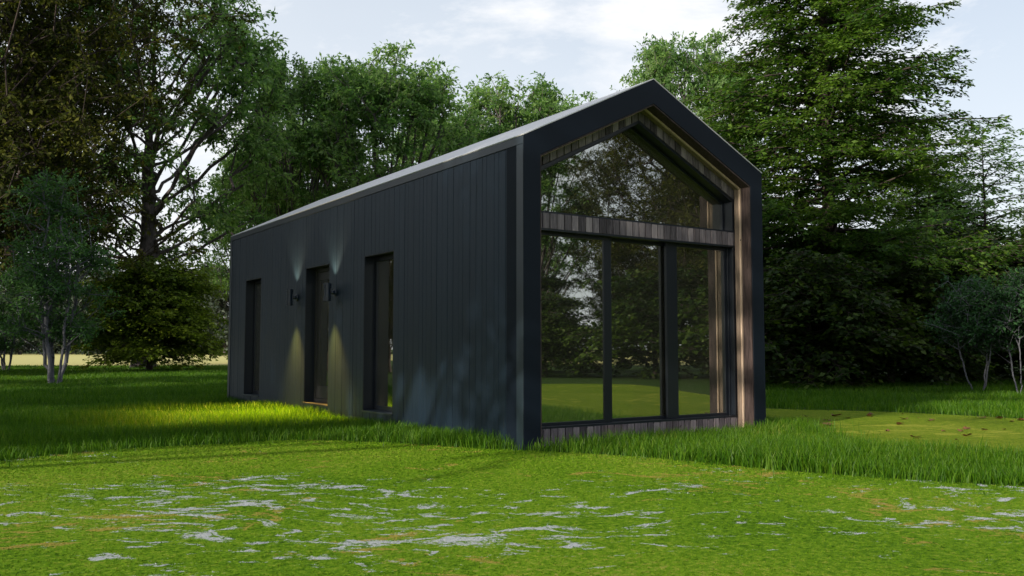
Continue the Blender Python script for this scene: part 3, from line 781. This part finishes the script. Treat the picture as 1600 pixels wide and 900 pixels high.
# low broad-leaved shrubs under it
low_prof = lambda t: 2.5*(sin(pi*min(1, .30+t*.62))**.7)
x, y = at(1265, 21.5)
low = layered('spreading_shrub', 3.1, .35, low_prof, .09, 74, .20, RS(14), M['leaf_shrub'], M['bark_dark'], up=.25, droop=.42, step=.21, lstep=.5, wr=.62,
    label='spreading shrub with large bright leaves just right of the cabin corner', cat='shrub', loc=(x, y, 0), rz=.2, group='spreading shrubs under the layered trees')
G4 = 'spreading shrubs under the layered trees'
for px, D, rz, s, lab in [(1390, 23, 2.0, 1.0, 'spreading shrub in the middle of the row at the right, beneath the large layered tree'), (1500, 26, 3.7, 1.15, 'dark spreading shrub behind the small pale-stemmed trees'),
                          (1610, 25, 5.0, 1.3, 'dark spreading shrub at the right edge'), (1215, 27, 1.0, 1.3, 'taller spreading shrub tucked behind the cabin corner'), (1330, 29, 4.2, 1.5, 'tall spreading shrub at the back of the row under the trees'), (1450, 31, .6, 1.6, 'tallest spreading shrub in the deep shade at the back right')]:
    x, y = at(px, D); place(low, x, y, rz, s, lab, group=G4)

# round olive bush at the left
x, y = at(236, 36)
bush = layered('round_bush', 4.1, .5, lambda t: 2.75*(sin(pi*min(1, .27+t*.56))**.6), .13, 170, .23, RS(31), M['leaf_bush'], M['bark_dark'], up=.34, droop=.42, step=.27, lstep=.36, wr=.5,
    label='round olive-brown bush at the foot of the tall trunked tree', cat='bush', loc=(x, y, 0))

# small pale-stemmed trees
def slim(seed, h, loc, rz, label, stems=5, prof=None, z0=1.3, spread=.45, ntips=300, rad=.05, leaf=.10, nclump=34, trunk_to=.75, clump_r=.24, lm='leaf_blue', group='small multi-stemmed trees'):
    return broadleaf('multi_stem_tree', h, z0, prof, rad, ntips, leaf, RS(seed), M[lm], M['bark_pale'], nclump=nclump, per=40, twig=.28, stems=stems, spread=spread, shell=.4, droop=.2, wr=.5, alpha=.3,
        trunk_to=trunk_to, clump_r=clump_r, label=label, loc=loc, rz=rz, group=group)
x, y = at(90, 22.5)
s1 = slim(41, 5.1, (x, y, 0), .4, 'slim blue-green tree with several grey stems, standing in the grass at the left', prof=lambda t: .25+.85*(sin(pi*min(1, .12+t*.8))**.6), ntips=480, nclump=42, leaf=.09, clump_r=.22)
for px, D, rz_, sd_, lab in ((1526, 18.9, 0., 43, 'low blue-green tree with wavy pale stems, left one of the pair at the right'), (1592, 18.0, 1.4, 44, 'low blue-green tree with wavy pale stems, right one of the pair')):
    x, y = at(px, D)
    slim(sd_, 2.35, (x, y, 0), rz_, lab, prof=lambda t: 1.0*(1-t*.45), z0=1.15, spread=.34, ntips=230, nclump=20, leaf=.085, rad=.019, trunk_to=.72, stems=3, clump_r=.20, lm='leaf_blue_shaded')
x, y = at(12, 37)
place(s1, x, y, 2.2, .8, 'dark-stemmed small tree at the far left edge beside the field', group='small multi-stemmed trees')

# ------------------------------------------------------------------ distant wood across the field
G5 = 'distant trees across the field'
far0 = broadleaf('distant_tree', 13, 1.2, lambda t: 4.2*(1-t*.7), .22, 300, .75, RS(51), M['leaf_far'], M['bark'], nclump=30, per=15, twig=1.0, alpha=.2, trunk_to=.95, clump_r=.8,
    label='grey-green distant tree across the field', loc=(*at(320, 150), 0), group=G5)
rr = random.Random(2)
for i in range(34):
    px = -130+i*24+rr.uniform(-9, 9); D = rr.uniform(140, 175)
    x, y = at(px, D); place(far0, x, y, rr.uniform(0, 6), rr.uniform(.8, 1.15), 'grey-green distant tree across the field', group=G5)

# ------------------------------------------------------------------ trees out of view: some added to block wall sun, others mirrored in glass
G6 = 'trees mirrored in the cabin glass'
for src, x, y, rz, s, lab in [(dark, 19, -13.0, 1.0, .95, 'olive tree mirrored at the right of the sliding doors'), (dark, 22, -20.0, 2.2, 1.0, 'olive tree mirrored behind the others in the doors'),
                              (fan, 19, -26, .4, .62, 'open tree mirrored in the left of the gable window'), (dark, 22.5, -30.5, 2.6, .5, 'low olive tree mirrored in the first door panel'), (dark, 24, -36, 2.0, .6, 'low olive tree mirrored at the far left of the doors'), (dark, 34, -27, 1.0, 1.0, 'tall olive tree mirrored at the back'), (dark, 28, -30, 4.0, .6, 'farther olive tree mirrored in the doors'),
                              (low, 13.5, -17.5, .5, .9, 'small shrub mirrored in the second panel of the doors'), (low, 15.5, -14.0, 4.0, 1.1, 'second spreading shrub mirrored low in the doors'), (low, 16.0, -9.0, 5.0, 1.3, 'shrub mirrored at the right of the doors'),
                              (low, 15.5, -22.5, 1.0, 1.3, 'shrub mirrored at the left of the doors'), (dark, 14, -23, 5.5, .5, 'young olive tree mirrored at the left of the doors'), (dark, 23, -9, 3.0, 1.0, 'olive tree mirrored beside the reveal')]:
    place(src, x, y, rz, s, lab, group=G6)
G7 = 'trees shading the side wall'  # fan and tall copies are added off-frame to block the low sun
for src, x, y, rz, s, lab in [(fan, -14.5, .1, 1.0, .92, 'added unseen tree shading the near part of the side wall'), (fan, -19.5, .8, 2.6, 1.05, 'added unseen taller tree behind the one shading the near part of the side wall'), (fan, -21, 4.5, 3.9, 1.1, 'added unseen taller tree behind the one shading the entrance door'),
                              (dark, -11.2, 26.5, .4, .5, 'small olive tree between the others in the side windows'), (dark, -14.5, 31.5, 4.4, .55, 'small olive tree behind the others in the side windows'), (fan, -16, 7.5, 2.0, .70, 'added unseen tree shading the entrance door'), (tall, -18, 13, 4.0, .65, 'added unseen tree shading the far part of the side wall'),
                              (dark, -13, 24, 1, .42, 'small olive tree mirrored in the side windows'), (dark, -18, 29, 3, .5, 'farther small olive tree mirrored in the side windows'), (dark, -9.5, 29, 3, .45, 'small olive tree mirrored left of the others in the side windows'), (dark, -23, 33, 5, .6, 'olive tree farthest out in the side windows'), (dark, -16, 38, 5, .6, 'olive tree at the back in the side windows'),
                              (low, -14, 3.5, 1, 1.2, 'shrub facing the near side window'), (low, -14.5, 9.0, 3, 1.4, 'shrub facing the entrance door')]:
    place(src, x, y, rz, s, lab, group=G7)

# ------------------------------------------------------------------ grass
def inside_poly(x, y, P):
    r = np.zeros(len(x), bool); n = len(P)
    for i in range(n):
        x0, y0 = P[i]; x1, y1 = P[(i+1) % n]
        if y0 == y1: continue
        c = ((y0 > y) != (y1 > y)) & (x < (x1-x0)*(y-y0)/(y1-y0)+x0); r ^= c
    return r
def grass_points(rs, n, D0, D1, p0, p1, pw=1.0):
    D = D0+(D1-D0)*rs.uniform(0, 1, n)**pw; px = rs.uniform(p0, p1, n)
    k = (px-800)/FPX*D
    return CX+fw[0]*D+rt[0]*k, CY+fw[1]*D+rt[1]*k, D
def blades(rs, x, y, D, h0=.15, w0=.0065):
    sp = np.where(rs.uniform(0, 1, len(x)) < .12, .30, .07); jx = x+rs.normal(0, 1, len(x))*sp; jy = y+rs.normal(0, 1, len(x))*sp
    keep = ~inside_poly(jx, jy, MP) & ~inside_poly(jx, jy, SP) & ~((x > -.015) & (x < HW+.01) & (y > -.01) & (y < HL+.01))
    x, y, D = x[keep], y[keep], D[keep]; n = len(x)
    wob = .5+.25*np.sin(x*2.1+np.sin(y*1.3)*2)+.25*np.sin(y*2.9+x*.7)
    h = h0*(.55+.55*wob)*rs.uniform(.55, 1.2, n)
    near = inside_poly(x+rs.normal(0, .16, n), y+rs.normal(0, .16, n), MP); h[near] *= rs.uniform(.35, .8, near.sum())
    w = w0*np.maximum(1, D/11)*rs.uniform(.7, 1.3, n)
    a = rs.uniform(0, 2*pi, n); b = rs.uniform(0, 2*pi, n); lean = h*rs.uniform(.05, .55, n)
    ax, ay = np.cos(a)*w*.5, np.sin(a)*w*.5; lx, ly = np.cos(b)*lean, np.sin(b)*lean
    z = np.zeros(n)
    V = np.stack([np.stack([x-ax, y-ay, z], 1), np.stack([x+ax, y+ay, z], 1),
                  np.stack([x+ax*.85+lx*.3, y+ay*.85+ly*.3, h*.55], 1), np.stack([x-ax*.85+lx*.3, y-ay*.85+ly*.3, h*.55], 1),
                  np.stack([x+ax*.12+lx, y+ay*.12+ly, h], 1), np.stack([x-ax*.12+lx, y-ay*.12+ly, h], 1)], 1)
    i = np.arange(n)[:, None]*6
    F = np.concatenate([i+np.array([[0, 1, 2, 3]]), i+np.array([[3, 2, 4, 5]])], 1).reshape(-1, 4)
    return V.reshape(-1, 3), F, np.repeat(rs.uniform(0, 1, n), 2)
rs = RS(77); sets = []
for n, D0, D1, p0, p1, pw, hh in [(210000, 5.8, 12, -60, 1680, 1.0, .15), (150000, 12, 24, -80, 800, 1.0, .15), (60000, 12, 26, 1150, 1700, 1.0, .15), (90000, 24, 46, -100, 480, 1.0, .15)]:
    x, y, D = grass_points(rs, n, D0, D1, p0, p1, pw); sets.append(blades(rs, x, y, D, hh))
V, F = join([(s[0], s[1]) for s in sets]); R = np.concatenate([s[2] for s in sets])
gr = quad_mesh('grass', V, F, M['blade'], rnd=R); gr['kind'] = 'stuff'; gr['label'] = 'long green grass round the cabin'; gr['category'] = 'grass'

# short moss sprigs rooted in the moss sheets
def sprigs(rs, n, D0, D1, p0, p1, poly, h0=.012, w0=.0085):
    x, y, D = grass_points(rs, n, D0, D1, p0, p1, 1.0); k = inside_poly(x, y, poly); x, y, D = x[k], y[k], D[k]; n = len(x)
    P = np.stack([x, y, np.full(n, .006)], 1); a = rs.uniform(0, 2*pi, n); el = rs.uniform(.15, 1.0, n)
    return leaves(P, np.stack([np.cos(a)*np.cos(el), np.sin(a)*np.cos(el), np.sin(el)], 1), rs.uniform(.6, 1.4, n)*w0*np.maximum(1, D/5), rs, .5, jit=.8)
V, F = join([sprigs(rs, 300000, 2.4, 9.8, -40, 1640, MP)])
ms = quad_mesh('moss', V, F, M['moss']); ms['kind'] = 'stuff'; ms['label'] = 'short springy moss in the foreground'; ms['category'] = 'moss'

# fallen leaves on the moss path right of the cabin
G8 = 'fallen leaves on the moss path'
def ring_leaf(rs, s):
    k = 9; mb = MB(); pts = []
    for i in range(k):
        a = 2*pi*i/k; r = s*(.55+.45*abs(cos(a*1.5)))*rs.uniform(.75, 1.1); pts.append((r*cos(a), r*sin(a)*.7, .012+rs.uniform(0, .35)*s*abs(cos(a))))
    c = (0, 0, .008)
    for i in range(k):
        j = (i+1) % k; mb.poly([c, pts[i], pts[j]]); 
    return mb
rs = RS(5); protos = [ring_leaf(rs, .10).build('fallen_leaf', M['dead_leaf']) for _ in range(3)]
spots = []
while len(spots) < 32:
    px = 1200+420*rs.uniform()**.7; py = 646+rs.uniform(0, 46)*rs.uniform(.2, 1)
    D = CZ*FPX/(py-544.7); x, y = at(px, D)
    if inside_poly(np.array([x]), np.array([y]), SP)[0]: spots.append((x, y))
sizes = ['tiny', 'small', 'curled', 'flat', 'broad']
for i, (x, y) in enumerate(spots):
    o = protos[i] if i < 3 else protos[i % 3].copy()
    if i >= 3: C.objects.link(o)
    s = rs.uniform(.35, 1.0)**1.3; o.location = (x, y, .01); o.rotation_euler = (rs.normal(0, .15), rs.normal(0, .15), rs.uniform(0, 6)); o.scale = (s, s, s)
    o['label'] = 'brown fallen leaf lying on the moss path right of the cabin'; o['category'] = 'fallen leaf'; o['group'] = G8
print('quads', sum(len(o.data.polygons) for o in SC.objects if o.type == 'MESH'))
